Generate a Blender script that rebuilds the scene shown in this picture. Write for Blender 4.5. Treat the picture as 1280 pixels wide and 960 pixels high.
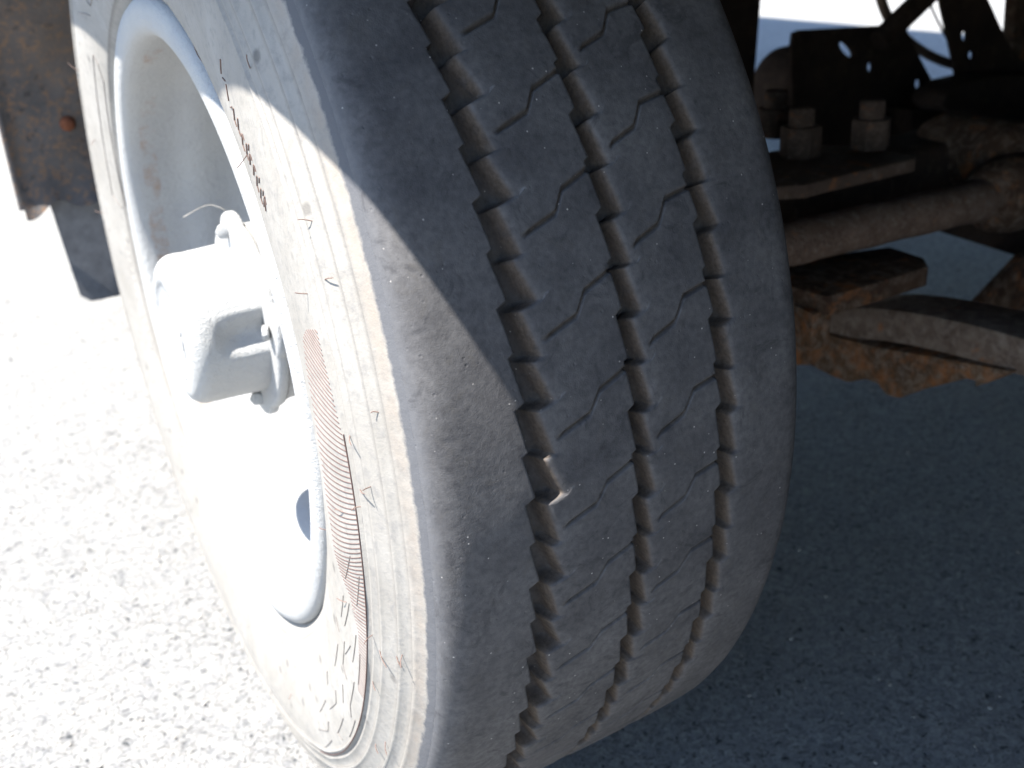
import bpy, bmesh, math, random
import numpy as np
from mathutils import Matrix, Vector

for o in list(bpy.data.objects):
    bpy.data.objects.remove(o, do_unlink=True)
random.seed(7)
rng = np.random.default_rng(11)
S = bpy.context.scene
COL = S.collection
R = math.radians

# ---------------------------------------------------------------- camera
CAM = Vector((-0.29089, -0.79554, 0.68854))
RIGHT = Vector((0.8641961, -0.4999470, -0.0567279))
DOWN = Vector((-0.2526405, -0.3336554, -0.9082108))
FWD = Vector((0.4351297, 0.7992040, -0.4146505))
FPX = 1335.9                      # focal length in pixels of a 1280 wide picture
cam = bpy.data.cameras.new('camera')
cam.sensor_width = 17.3
cam.lens = 17.3 * FPX / 1280
cam.clip_start = 0.02
cam.clip_end = 2000
cam.dof.use_dof = True
cam.dof.focus_distance = 0.56
cam.dof.aperture_fstop = 4.5
camo = bpy.data.objects.new('camera', cam)
COL.objects.link(camo)
camo.matrix_world = Matrix(((RIGHT.x, -DOWN.x, -FWD.x, CAM.x), (RIGHT.y, -DOWN.y, -FWD.y, CAM.y),
                            (RIGHT.z, -DOWN.z, -FWD.z, CAM.z), (0, 0, 0, 1)))
S.camera = camo

# ---------------------------------------------------------------- sky and sun
SUN_TO = Vector((-1.0, 0.09, 2.14)).normalized()
EL = math.asin(SUN_TO.z)
AZ = math.atan2(SUN_TO.x, SUN_TO.y)
w = bpy.data.worlds.new('World')
S.world = w
w.use_nodes = True
nt = w.node_tree
nt.nodes.clear()
sky = nt.nodes.new('ShaderNodeTexSky')
sky.sky_type = 'NISHITA'
sky.sun_disc = False
sky.sun_elevation = EL
sky.sun_rotation = AZ
sky.ozone_density = 3.5
sky.dust_density = 0.4
bg = nt.nodes.new('ShaderNodeBackground')
bg.inputs['Strength'].default_value = 0.088
wo = nt.nodes.new('ShaderNodeOutputWorld')
nt.links.new(sky.outputs[0], bg.inputs[0])
nt.links.new(bg.outputs[0], wo.inputs[0])
sl = bpy.data.lights.new('sun', 'SUN')
sl.energy = 4.3
sl.angle = R(0.55)
sl.color = (1.0, 0.95, 0.875)
so = bpy.data.objects.new('sun', sl)
COL.objects.link(so)
so.rotation_euler = (-SUN_TO).to_track_quat('-Z', 'Y').to_euler()
S.view_settings.view_transform = 'Standard'
S.view_settings.look = 'None'
S.view_settings.exposure = 2.15
S.view_settings.gamma = 1.0
S.render.engine = 'CYCLES'
S.cycles.max_bounces = 8
S.cycles.diffuse_bounces = 5

# ---------------------------------------------------------------- helpers
def at(px, py, Y=None, X=None, Z=None):
    """point of the place seen at that spot of the photograph, at a given world Y, X or Z"""
    d = RIGHT * ((px - 640) / FPX) + DOWN * ((py - 480) / FPX) + FWD
    if Y is not None: t = (Y - CAM.y) / d.y
    elif X is not None: t = (X - CAM.x) / d.x
    else: t = (Z - CAM.z) / d.z
    return CAM + d * t

def tag(o, label=None, cat=None, group=None, kind=None):
    if label: o['label'] = label
    if cat: o['category'] = cat
    if group: o['group'] = group
    if kind: o['kind'] = kind
    return o

def empty(name, loc=(0, 0, 0), parent=None):
    o = bpy.data.objects.new(name, None)
    COL.objects.link(o)
    o.location = loc
    if parent: o.parent = parent
    return o

def mesh_obj(name, verts, faces, mat, parent=None, smooth=True, sharp=None):
    me = bpy.data.meshes.new(name)
    me.from_pydata([tuple(v) for v in verts] if not isinstance(verts, np.ndarray) else verts.tolist(), [], faces)
    me.polygons.foreach_set('use_smooth', [smooth] * len(me.polygons))
    if sharp is not None:
        me.set_sharp_from_angle(angle=R(sharp))
    me.materials.append(mat)
    me.update()
    o = bpy.data.objects.new(name, me)
    COL.objects.link(o)
    if parent: o.parent = parent
    return o

def bm_obj(name, bm, mat, parent=None, smooth=False, sharp=None, bevel=0, seg=2):
    if bevel:
        bmesh.ops.remove_doubles(bm, verts=bm.verts[:], dist=1e-6)
        es = [e for e in bm.edges if len(e.link_faces) == 2 and e.calc_face_angle(0) > R(25)]
        bmesh.ops.bevel(bm, geom=es, offset=bevel, segments=seg, affect='EDGES', profile=0.5, clamp_overlap=True)
    bmesh.ops.recalc_face_normals(bm, faces=bm.faces[:])
    me = bpy.data.meshes.new(name)
    bm.to_mesh(me)
    bm.free()
    me.materials.append(mat)
    me.polygons.foreach_set('use_smooth', [smooth or bool(bevel)] * len(me.polygons))
    if smooth or bevel:
        me.set_sharp_from_angle(angle=R(sharp or 40))
    o = bpy.data.objects.new(name, me)
    COL.objects.link(o)
    if parent: o.parent = parent
    return o

def add_box(bm, c, s, rot=None):
    c = Vector(c)
    vs = []
    for dx in (-.5, .5):
        for dy in (-.5, .5):
            for dz in (-.5, .5):
                p = Vector((dx * s[0], dy * s[1], dz * s[2]))
                if rot is not None: p = rot @ p
                vs.append(bm.verts.new(c + p))
    for f in ((0, 1, 3, 2), (4, 6, 7, 5), (0, 4, 5, 1), (2, 3, 7, 6), (0, 2, 6, 4), (1, 5, 7, 3)):
        bm.faces.new([vs[i] for i in f])

def add_tube(bm, pts, rad, n=16, caps=True):
    pts = [Vector(p) for p in pts]
    rads = rad if isinstance(rad, (list, tuple)) else [rad] * len(pts)
    rings = []
    up = None
    for i, p in enumerate(pts):
        t = (pts[min(i + 1, len(pts) - 1)] - pts[max(i - 1, 0)]).normalized()
        if up is None:
            up = t.orthogonal().normalized()
        else:
            up = (up - t * up.dot(t)).normalized()
        b = t.cross(up)
        rings.append([bm.verts.new(p + (up * math.cos(a) + b * math.sin(a)) * rads[i])
                      for a in [2 * math.pi * k / n for k in range(n)]])
    for a, b in zip(rings, rings[1:]):
        for k in range(n):
            bm.faces.new((a[k], a[(k + 1) % n], b[(k + 1) % n], b[k]))
    if caps:
        bm.faces.new(rings[0][::-1])
        bm.faces.new(rings[-1])

def add_prism(bm, outline, axis, lo, hi):
    """outline: list of (a, b) in the two axes other than 'axis' (x: y,z; y: x,z; z: x,y)"""
    def P(a, b, c):
        return {'x': (c, a, b), 'y': (a, c, b), 'z': (a, b, c)}[axis]
    A = [bm.verts.new(P(a, b, lo)) for a, b in outline]
    B = [bm.verts.new(P(a, b, hi)) for a, b in outline]
    bm.faces.new(A)
    bm.faces.new(B[::-1])
    n = len(A)
    for i in range(n):
        bm.faces.new((A[i], B[i], B[(i + 1) % n], A[(i + 1) % n]))

def smooth_path(pts, n=8):
    pts = [Vector(p) for p in pts]
    out = []
    for i in range(len(pts) - 1):
        p0, p1, p2, p3 = pts[max(i - 1, 0)], pts[i], pts[i + 1], pts[min(i + 2, len(pts) - 1)]
        for k in range(n):
            t = k / n
            out.append(0.5 * ((2 * p1) + (p2 - p0) * t + (2 * p0 - 5 * p1 + 4 * p2 - p3) * t * t + (3 * p1 - p0 - 3 * p2 + p3) * t ** 3))
    out.append(pts[-1])
    return out

# wheel frame: axis along X through (0, 0, WZ); angle 0 faces -Y (the camera), positive is up
WZ = 0.4
def wp(x, r, th):
    return (x, -r * math.cos(th), WZ + r * math.sin(th))

def revolve(profile, n, dr=None, t0=0.0, t1=2 * math.pi):
    """profile: (x, r) list -> verts, faces of a surface of revolution about the wheel axis"""
    px = np.array([p[0] for p in profile]); pr = np.array([p[1] for p in profile])
    closed = abs(t1 - t0 - 2 * math.pi) < 1e-6
    m = n if closed else n + 1
    th = t0 + (t1 - t0) * np.arange(m) / n
    V = np.zeros((m, len(profile), 3))
    V[:, :, 0] = px[None]
    rr = pr[None] + (dr(px, pr, th) if dr else 0)
    V[:, :, 1] = -rr * np.cos(th)[:, None]
    V[:, :, 2] = WZ + rr * np.sin(th)[:, None]
    return V.reshape(-1, 3), grid_faces(m, len(profile), closed)

def grid_faces(m, k, closed):
    i = np.arange(m if closed else m - 1)[:, None]; j = np.arange(k - 1)[None]
    a = i * k + j; b = ((i + 1) % m) * k + j
    return np.stack([a, a + 1, b + 1, b], -1).reshape(-1, 4).tolist()

# ---------------------------------------------------------------- materials
class NT:
    def __init__(s, name):
        s.m = bpy.data.materials.new(name)
        s.m.use_nodes = True
        s.t = s.m.node_tree
        s.t.nodes.clear()
        s.out = s.n('ShaderNodeOutputMaterial')
        s.b = s.n('ShaderNodeBsdfPrincipled')
        s.l(s.b.outputs[0], s.out.inputs[0])
        s.co = s.n('ShaderNodeTexCoord').outputs['Object']
    def n(s, k, **kw):
        x = s.t.nodes.new(k)
        for a, v in kw.items(): setattr(x, a, v)
        return x
    def l(s, a, b): s.t.links.new(a, b)
    def set(s, node, key, v):
        if hasattr(v, 'is_linked') or isinstance(v, bpy.types.NodeSocket): s.l(v, node.inputs[key])
        else: node.inputs[key].default_value = v
    def noise(s, scale, detail=4, rough=.55, co=None, dist=0):
        x = s.n('ShaderNodeTexNoise')
        s.l(co or s.co, x.inputs['Vector'])
        x.inputs['Scale'].default_value = scale; x.inputs['Detail'].default_value = detail
        x.inputs['Roughness'].default_value = rough; x.inputs['Distortion'].default_value = dist
        return x.outputs['Fac']
    def vor(s, scale, feature='F1', out='Distance', co=None, rnd=1):
        x = s.n('ShaderNodeTexVoronoi', feature=feature)
        s.l(co or s.co, x.inputs['Vector'])
        x.inputs['Scale'].default_value = scale; x.inputs['Randomness'].default_value = rnd
        return x.outputs[out]
    def ramp(s, fac, stops, interp='LINEAR'):
        x = s.n('ShaderNodeValToRGB')
        x.color_ramp.interpolation = interp
        el = x.color_ramp.elements
        while len(el) > 1: el.remove(el[-1])
        for i, (p, c) in enumerate(stops):
            e = el[0] if i == 0 else el.new(p)
            e.position = p
            e.color = (c, c, c, 1) if isinstance(c, (int, float)) else (*c, 1)
        s.l(fac, x.inputs[0])
        return x.outputs[0]
    def mix(s, f, a, b, mode='MIX'):
        x = s.n('ShaderNodeMix', data_type='RGBA', blend_type=mode)
        for key, v in ((0, f), (6, a), (7, b)):
            if isinstance(v, bpy.types.NodeSocket): s.l(v, x.inputs[key])
            elif key == 0: x.inputs[0].default_value = v
            else: x.inputs[key].default_value = (*v, 1) if not isinstance(v, (int, float)) else (v, v, v, 1)
        return x.outputs[2]
    def math(s, op, a, b=0.0, clamp=False):
        x = s.n('ShaderNodeMath', operation=op, use_clamp=clamp)
        for i, v in enumerate((a, b)):
            if isinstance(v, bpy.types.NodeSocket): s.l(v, x.inputs[i])
            else: x.inputs[i].default_value = v
        return x.outputs[0]
    def attr(s, name):
        return s.n('ShaderNodeAttribute', attribute_name=name).outputs['Fac']
    def finish(s, col, rough=.8, bump=None, strength=.5, dist=.001, spec=.3, metal=0):
        if isinstance(col, bpy.types.NodeSocket): s.l(col, s.b.inputs['Base Color'])
        else: s.b.inputs['Base Color'].default_value = (*col, 1)
        if isinstance(rough, bpy.types.NodeSocket): s.l(rough, s.b.inputs['Roughness'])
        else: s.b.inputs['Roughness'].default_value = rough
        s.b.inputs['Specular IOR Level'].default_value = spec
        s.b.inputs['Metallic'].default_value = metal
        if bump is not None:
            bp = s.n('ShaderNodeBump')
            bp.inputs['Strength'].default_value = strength
            bp.inputs['Distance'].default_value = dist
            s.l(bump, bp.inputs['Height'])
            s.l(bp.outputs[0], s.b.inputs['Normal'])
        return s.m

def mat_tread():
    s = NT('worn_tread_rubber')
    n1 = s.noise(26, 5, .6); n2 = s.noise(260, 4, .6); n3 = s.noise(1500, 2, .5); n4 = s.noise(70, 3, .6, dist=1.5)
    base = s.mix(s.ramp(n1, [(.3, 0), (.7, 1)]), (.070, .069, .073), (.128, .125, .127))
    base = s.mix(s.ramp(n2, [(.35, 0), (.75, .5)]), base, (.030, .030, .034))
    base = s.mix(s.ramp(n4, [(.55, 0), (.72, .45)]), base, (.085, .080, .076))
    # pale grit caught in the rubber
    v = s.vor(300)
    pick = s.vor(300, out='Color')
    sep = s.n('ShaderNodeSeparateColor'); s.l(pick, sep.inputs[0])
    grit = s.math('MULTIPLY', s.ramp(v, [(.10, 1), (.17, 0)]), s.ramp(sep.outputs[0], [(.93, 0), (.95, 1)]))
    base = s.mix(grit, base, (.38, .36, .34))
    # brown dust in the grooves, thinned on the floor to paint in shade
    d = s.attr('dirt_shade')
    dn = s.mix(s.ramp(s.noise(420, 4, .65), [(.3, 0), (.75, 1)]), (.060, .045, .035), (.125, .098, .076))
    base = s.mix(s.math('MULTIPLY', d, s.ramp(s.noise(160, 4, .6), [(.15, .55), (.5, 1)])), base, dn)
    sc = s.attr('scuff')
    base = s.mix(s.math('MULTIPLY', sc, s.ramp(s.noise(80, 5, .65), [(.25, .35), (.7, 1)])), base, (.105, .107, .115))
    smear = s.ramp(s.noise(38, 6, .7, dist=2.0), [(.56, 0), (.66, .5)])
    base = s.mix(smear, base, (.030, .030, .034))
    pits = s.ramp(s.vor(220), [(.0, 0), (.22, 1)])
    pp = s.vor(220, out='Color')
    sp = s.n('ShaderNodeSeparateColor'); s.l(pp, sp.inputs[0])
    pits = s.math('MAXIMUM', pits, s.ramp(sp.outputs[1], [(.80, 1), (.84, 0)]))
    h = s.math('ADD', s.math('MULTIPLY', n2, .6), s.math('MULTIPLY', n3, .35))
    h = s.math('ADD', h, s.math('MULTIPLY', n1, .8))
    h = s.math('ADD', h, s.math('MULTIPLY', pits, .8))
    h = s.math('ADD', h, s.math('MULTIPLY', s.noise(110, 5, .65), .45))
    return s.finish(base, s.ramp(n2, [(.3, .66), (.7, .84)]), h, .40, .0008, .28)

def mat_sidewall():
    s = NT('dusty_sidewall_rubber')
    n1 = s.noise(18, 5, .6, dist=.6); n2 = s.noise(160, 5, .65); n3 = s.noise(1100, 2)
    c = s.mix(s.ramp(n1, [(.32, 0), (.68, 1)]), (.238, .225, .204), (.292, .280, .260))
    c = s.mix(s.ramp(n2, [(.50, 0), (.74, .8)]), c, (.185, .180, .175))
    # tan scuffing towards the shoulder, radius is in the attribute
    e = s.attr('edge')
    c = s.mix(s.math('MULTIPLY', e, s.ramp(s.noise(90, 4, .6), [(.3, .2), (.7, .8)])), c, (.26, .215, .175))
    t = s.attr('tread')
    ragged = s.math('ADD', t, s.math('MULTIPLY', s.math('SUBTRACT', s.noise(120, 5, .7), .5), .9))
    c = s.mix(s.ramp(ragged, [(.38, 0), (.66, 1)]), c, (.100, .102, .110))
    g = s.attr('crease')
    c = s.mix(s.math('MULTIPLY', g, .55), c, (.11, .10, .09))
    v = s.vor(46)
    vc = s.n('ShaderNodeSeparateColor'); s.l(s.vor(46, out='Color'), vc.inputs[0])
    spot = s.math('MULTIPLY', s.ramp(v, [(.10, 1), (.20, 0)]), s.ramp(vc.outputs[0], [(.86, 0), (.88, 1)]))
    c = s.mix(s.math('MULTIPLY', spot, .55), c, (.08, .075, .07))
    h = s.math('ADD', s.math('MULTIPLY', n2, 1.0), s.math('MULTIPLY', n3, .3))
    h = s.math('ADD', h, s.math('MULTIPLY', n1, 1.5))
    return s.finish(c, .85, h, .45, .0009, .15)

def mat_paint(rust=True, name='chalky_white_wheel_paint'):
    s = NT(name)
    n1 = s.noise(14, 4, .6); n2 = s.noise(300, 4, .65)
    c = s.mix(s.ramp(n1, [(.3, 0), (.7, 1)]), (.325, .33, .335), (.385, .385, .375))
    c = s.mix(s.ramp(n2, [(.55, 0), (.75, .4)]), c, (.24, .235, .23))
    if rust:
        r = s.attr('rust')
        rr = s.math('ADD', r, s.math('MULTIPLY', s.math('SUBTRACT', s.noise(42, 6, .7), .5), 1.5))
        c = s.mix(s.ramp(rr, [(.55, 0), (.95, .85)]), c, (.27, .15, .075))
        c = s.mix(s.ramp(s.noise(60, 6, .72, dist=.5), [(.67, 0), (.73, .7)]), c, (.36, .23, .13))
    h = s.math('ADD', s.noise(900, 3, .6), s.math('MULTIPLY', s.noise(220, 5, .7), 1.8))
    return s.finish(c, .65, h, .8, .0010, .3)

def mat_rust(name, dark=(.050, .032, .024), mid=(.115, .068, .042), pale=(.23, .19, .155), amt=.45, orange=.35, scale=1.0, bumpd=.0025):
    s = NT(name)
    n1 = s.noise(22 * scale, 6, .65); n2 = s.noise(75 * scale, 6, .7, dist=.5); n3 = s.noise(500, 4, .6)
    c = s.mix(s.ramp(n1, [(.3, 0), (.7, 1)]), dark, mid)
    c = s.mix(s.ramp(n2, [(.62 - amt * .4, 0), (.80 - amt * .3, .85)]), c, pale)
    c = s.mix(s.ramp(s.noise(34 * scale, 5, .7), [(.70 - orange * .3, 0), (.80 - orange * .2, .8)]), c, (.33, .13, .045))
    pit = s.ramp(s.vor(120 * scale), [(.0, 0), (.45, 1)])
    c = s.mix(s.math('MULTIPLY', s.math('SUBTRACT', 1, pit), .3), c, (.025, .015, .012))
    h = s.math('ADD', s.math('MULTIPLY', n2, 1.0), s.math('MULTIPLY', n3, .35))
    h = s.math('ADD', h, s.math('MULTIPLY', pit, .35))
    return s.finish(c, .88, h, .7, bumpd, .2)

def mat_mudguard():
    s = NT('rusty_mudguard_steel')
    n1 = s.noise(30, 5, .6); n2 = s.noise(130, 6, .72); n3 = s.noise(8, 3, .5)
    c = s.mix(s.ramp(n1, [(.3, 0), (.7, 1)]), (.070, .068, .070), (.115, .105, .10))
    c = s.mix(s.ramp(n2, [(.50, 0), (.60, .9)]), c, (.180, .115, .075))
    c = s.mix(s.ramp(s.noise(95, 5, .7), [(.58, 0), (.66, .8)]), c, (.045, .043, .046))
    c = s.mix(s.ramp(n3, [(.45, 0), (.7, .5)]), c, (.16, .12, .09))
    return s.finish(c, .85, s.math('ADD', n2, s.math('MULTIPLY', n1, 1.0)), .5, .0015, .2)

def mat_plain(name, c, rough=.8, spec=.3, n=60, var=.35, bump=.0006):
    s = NT(name)
    f = s.ramp(s.noise(n, 5, .6), [(.3, 0), (.7, 1)])
    col = s.mix(f, tuple(k * (1 - var) for k in c), tuple(k * (1 + var) for k in c))
    return s.finish(col, rough, s.noise(n * 6, 4, .6), .5, bump, spec)

def mat_asphalt():
    s = NT('worn_asphalt')
    co = s.co
    warp = s.n('ShaderNodeTexNoise'); s.l(co, warp.inputs['Vector']); warp.inputs['Scale'].default_value = 70; warp.inputs['Detail'].default_value = 3
    wv = s.n('ShaderNodeVectorMath', operation='MULTIPLY_ADD')
    s.l(warp.outputs['Color'], wv.inputs[0]); wv.inputs[1].default_value = (.022, .022, .022); s.l(co, wv.inputs[2])
    co2 = wv.outputs[0]
    def rnd(scale, ch):
        p = s.n('ShaderNodeSeparateColor'); s.l(s.vor(scale, out='Color', co=co2), p.inputs[0])
        return p.outputs[ch]
    tone = s.ramp(rnd(190, 0), [(0, (.16, .168, .18)), (.14, (.27, .274, .28)), (.5, (.33, .328, .322)), (.8, (.38, .374, .36)), (1, (.50, .485, .46))])
    c = s.mix(s.ramp(s.noise(420, 5, .7), [(.35, .0), (.62, .7)]), tone, (.30, .298, .293))
    def chips(scale, ch, lo, size, col, amt, c, cc=None):
        m = s.math('MULTIPLY', s.ramp(rnd(scale, ch), [(lo, 0), (lo + .015, 1)]), s.ramp(s.vor(scale, co=co2), [(size, 1), (size + .12, 0)]))
        return s.mix(s.math('MULTIPLY', m, amt), c, col), m
    c, h1 = chips(105, 2, .88, .19, (.040, .048, .056), .9, c)
    c, h2 = chips(170, 1, .72, .25, (.075, .079, .083), .75, c)
    c, h3 = chips(340, 0, .66, .30, (.095, .095, .095), .6, c)
    c, h4 = chips(120, 0, .93, .22, (.34, .33, .31), .7, c)
    c, h5 = chips(60, 1, .94, .14, (.035, .042, .050), .85, c)
    grain = s.ramp(s.noise(210, 7, .78, co=co2), [(.36, .36), (.46, .95), (.58, 1.10), (.68, 1.45)])
    c = s.mix(1, c, grain, 'MULTIPLY')
    c = s.mix(1, c, s.ramp(s.noise(1.7, 4, .6), [(.3, .95), (.7, 1.05)]), 'MULTIPLY')
    c = s.mix(1, c, s.ramp(s.noise(14, 4, .6), [(.3, .95), (.7, 1.05)]), 'MULTIPLY')
    h = s.math('ADD', s.math('MULTIPLY', s.noise(210, 7, .78, co=co2), 4.0), s.math('MULTIPLY', rnd(190, 1), .5))
    h = s.math('SUBTRACT', h, s.math('MULTIPLY', s.math('ADD', h1, s.math('ADD', h2, h5)), .9))
    return s.finish(c, .8, h, .8, .0022, .2)

M = dict(
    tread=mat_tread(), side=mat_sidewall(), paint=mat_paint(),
    disc=mat_paint(False, 'white_hub_paint'),
    rust=mat_rust('rusty_suspension_steel', (.045, .028, .020), (.10, .058, .036), (.19, .145, .11), .4, .5),
    spring=mat_rust('dusty_spring_steel', (.095, .066, .050), (.20, .150, .115), (.27, .22, .18), .4, .35, 1.0, .0012),
    scale=mat_rust('flaking_orange_rust', (.075, .045, .028), (.17, .10, .055), (.28, .22, .17), .45, .75, 1.3, .004),
    tube=mat_rust('pitted_brown_tube', (.12, .078, .058), (.20, .14, .105), (.27, .22, .18), .3, .35, 2.0, .0018),
    dark=mat_rust('dark_greasy_steel', (.028, .020, .017), (.065, .042, .030), (.10, .070, .052), .2, .0, 1.0, .0015),
    guard=mat_mudguard(),
    rubber=mat_plain('black_flap_rubber', (.10, .105, .115), .75, .3, 50, .3),
    hose=mat_plain('dusty_brown_hose', (.16, .115, .085), .6, .35, 90, .25),
    cable=mat_plain('thin_black_cable', (.02, .02, .024), .5, .4),
    hair=mat_plain('red_brown_rubber_whisker', (.150, .105, .090), .8, .2, 300, .3),
    hatch=mat_plain('red_brown_dust_line', (.125, .085, .075), .85, .15, 200, .2),
    grease=mat_plain('black_gap_line', (.19, .170, .155), .8, .2),
    body=mat_plain('white_body_sheet', (.55, .55, .54), .5, .4, 6, .05),
    floor=mat_plain('dark_underbody', (.05, .047, .043), .85, .2, 20, .3),
    ground=mat_asphalt(),
    stone=mat_plain('pale_grit', (.30, .285, .265), .85, .2, 150, .5),
)

# ---------------------------------------------------------------- ground
def axis_pts(lo, hi, step, far):
    a = list(np.arange(lo, hi + 1e-6, step))
    d, x = step, a[-1]
    while x < far:
        d *= 1.35; x += d; a.append(x)
    d, x = step, a[0]
    while x > -far:
        d *= 1.35; x -= d; a.insert(0, x)
    return np.array(a)
gx, gy = axis_pts(-1.0, 1.6, .02, 300), axis_pts(-.8, 2.4, .02, 300)
GX, GY = np.meshgrid(gx, gy, indexing='ij')
near = np.exp(-((GX - .2) ** 2 + (GY - .6) ** 2) / 6.0)
ph = rng.uniform(0, 6.28, (14, 2)); kv = rng.uniform(-60, 60, (14, 2))
GZ = sum(np.sin(GX * k[0] + GY * k[1] + p[0]) for k, p in zip(kv, ph)) * .00022 * near
touch = np.exp(-((GX / .14) ** 4 + (GY / .07) ** 4))
GZ = GZ * (1 - touch)
gv = np.stack([GX, GY, GZ], -1).reshape(-1, 3)
ground = mesh_obj('ground', gv, grid_faces(len(gx), len(gy), False), M['ground'])
tag(ground, kind='structure')
if ground.data.polygons[0].normal.z < 0:
    ground.data.flip_normals()

# loose grit lying on the asphalt
bm = bmesh.new()
ico = bmesh.new(); bmesh.ops.create_icosphere(ico, subdivisions=1, radius=1)
iv = np.array([v.co[:] for v in ico.verts]); ifc = [[v.index for v in f.verts] for f in ico.faces]; ico.free()
gvs, gfs = [], []
for i in range(2600):
    x, y = rng.uniform(-1.0, 1.5), rng.uniform(-.7, 2.2)
    if abs(x) < .16 and abs(y) < .12: continue
    s_ = rng.uniform(.0010, .0030) * (1.5 if rng.random() < .06 else 1)
    sc = np.array([s_, s_ * rng.uniform(.6, 1), s_ * rng.uniform(.35, .7)])
    a = rng.uniform(0, 6.28); ca, sa = math.cos(a), math.sin(a)
    v = iv * (1 + rng.uniform(-.25, .25, (len(iv), 1))) * sc
    v = np.stack([v[:, 0] * ca - v[:, 1] * sa + x, v[:, 0] * sa + v[:, 1] * ca + y, v[:, 2] + sc[2] * .5 + .001], -1)
    b = len(gvs) * len(iv)
    gvs.append(v); gfs += [[k + b for k in f] for f in ifc]
bm.free()
grit = mesh_obj('loose_grit', np.concatenate(gvs), gfs, M['stone'], smooth=False)
tag(grit, 'fine pale grit scattered loose over the asphalt around the wheel', 'grit', kind='stuff')

# ---------------------------------------------------------------- the truck
truck = empty('truck', (0, 0, 0))
tag(truck, 'parked truck showing one worn tyre on a white wheel, rusty mudguard and leaf spring', 'truck')
wheel = empty('wheel', (0, 0, 0), truck)

# ----- tread, one surface with the three zigzag grooves and the sipes cut in
PITCHES = 50
PD = 360 / PITCHES
FX = [(-50.6, 20.92), (-29.9, 22.01), (-23.5, 23.52), (-14.4, 24.07), (-6.9, 24.5), (6.9, 25.7), (10.9, 25.98), (27, 26.88), (34.2, 28.53), (42.5, 28.82), (49.4, 29.0)]
def ff(x): return np.interp(x, [a for a, _ in FX], [b for _, b in FX])
PM = 7.16
EDG = {
 'L1': (20.92, [(17.14, -65.3), (20.35, -70.0), (20.60, -66.6), (23.8, -70.9), (24.2, -65.3)]),
 'R1': (20.92, [(16.65, -49.0), (19.55, -56.8), (19.80, -51.8), (23.2, -58.2), (23.65, -49.2)]),
 'L2': (24.5, [(22.0, -3.9), (25.1, -7.2), (25.35, -4.3), (28.5, -8.0), (28.9, -3.9)]),
 'R2': (25.7, [(21.37, 8.1), (24.4, 3.0), (24.65, 7.2), (27.9, 2.0), (28.3, 8.2)]),
 'L3': (29.0, [(19.8, 52.5), (22.9, 48.9), (23.15, 51.4), (26.4, 48.5), (26.8, 52.5)]),
 'R3': (29.0, [(18.9, 65.2), (21.9, 60.2), (22.15, 64.0), (25.4, 59.9), (25.9, 65.2)]),
}
keyv = set()
EV = {}
for k, (f0, pts) in EDG.items():
    vv = sorted([(((t - f0) / PM) % 1.0, x) for t, x in pts])
    EV[k] = vv
    keyv |= {round(v, 4) for v, _ in vv}
keyv |= {0.0, .014, .026, .040, .986, .974, .960}
rows = sorted(keyv)
out = [rows[0]]
for v in rows[1:]:
    if v - out[-1] > .0045: out.append(v)
rows = []
out.append(1.0)
for a, b in zip(out, out[1:]):
    n = max(1, math.ceil((b - a) / .035))
    rows += [a + (b - a) * i / n for i in range(n)]
rows = np.array(rows)
V = (np.arange(PITCHES)[:, None] + rows[None]).reshape(-1)      # pitch coordinate around the tyre
NR = len(V)
def edge(k):
    vs = [a for a, _ in EV[k]]; xs = [b for _, b in EV[k]]
    return np.interp(V % 1.0, [vs[-1] - 1] + vs + [vs[0] + 1], [xs[-1]] + xs + [xs[0]])
E_ = {k: edge(k) for k in EDG}
def jitter(scale, n=40):
    t = V / PITCHES * 2 * math.pi
    return sum(np.sin(t * k + rng.uniform(0, 6.28)) * rng.uniform(.3, 1) for k in rng.integers(40, 700, n)) * scale / math.sqrt(n)
cols = []   # (x array, nominal x for the skew, depth array, dirt)
def fixed(xs, nom=None, depth=0.0, dirt_shade=0.0):
    cols.append((np.full(NR, float(xs)), xs if nom is None else nom, np.full(NR, depth), np.full(NR, dirt_shade)))
def ecol(k, off, nom, depth, dirt_shade, jit=0.0):
    cols.append((E_[k] + off + (jitter(jit) if jit else 0), nom, np.full(NR, depth) + (jitter(abs(jit)) if jit else 0), np.full(NR, dirt_shade)))
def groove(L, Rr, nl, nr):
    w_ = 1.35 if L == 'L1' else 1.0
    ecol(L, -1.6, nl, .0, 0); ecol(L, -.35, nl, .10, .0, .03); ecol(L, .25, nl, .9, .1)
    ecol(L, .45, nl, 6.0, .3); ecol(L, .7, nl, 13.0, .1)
    for t, d, di in ((.22, 14.6, .0), (.42, 15.0, .05), (.60, 14.6, .3)):  # little dust on the left floor: the left wall's shade put into colour
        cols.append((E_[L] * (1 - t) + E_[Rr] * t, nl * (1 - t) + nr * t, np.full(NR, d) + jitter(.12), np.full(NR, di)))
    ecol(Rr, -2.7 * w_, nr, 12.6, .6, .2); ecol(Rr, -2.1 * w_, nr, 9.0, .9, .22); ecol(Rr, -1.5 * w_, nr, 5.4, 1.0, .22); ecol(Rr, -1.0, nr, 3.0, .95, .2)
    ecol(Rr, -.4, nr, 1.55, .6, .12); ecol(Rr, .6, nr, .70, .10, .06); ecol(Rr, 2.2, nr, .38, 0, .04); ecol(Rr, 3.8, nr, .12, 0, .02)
for x in (-118.9, -118.0, -116.6, -114.6, -112, -108.5, -104.5, -100, -95, -90, -85, -80, -75.5): fixed(x)
groove('L1', 'R1', -73, -50.6)
for x in (-45.6, -42, -38, -34, -31, -29.9, -28.5, -26.7, -24.9, -23.5, -22, -19, -16.5, -14.4, -12.4, -10.4): fixed(x)
groove('L2', 'R2', -6.9, 6.9)
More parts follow.
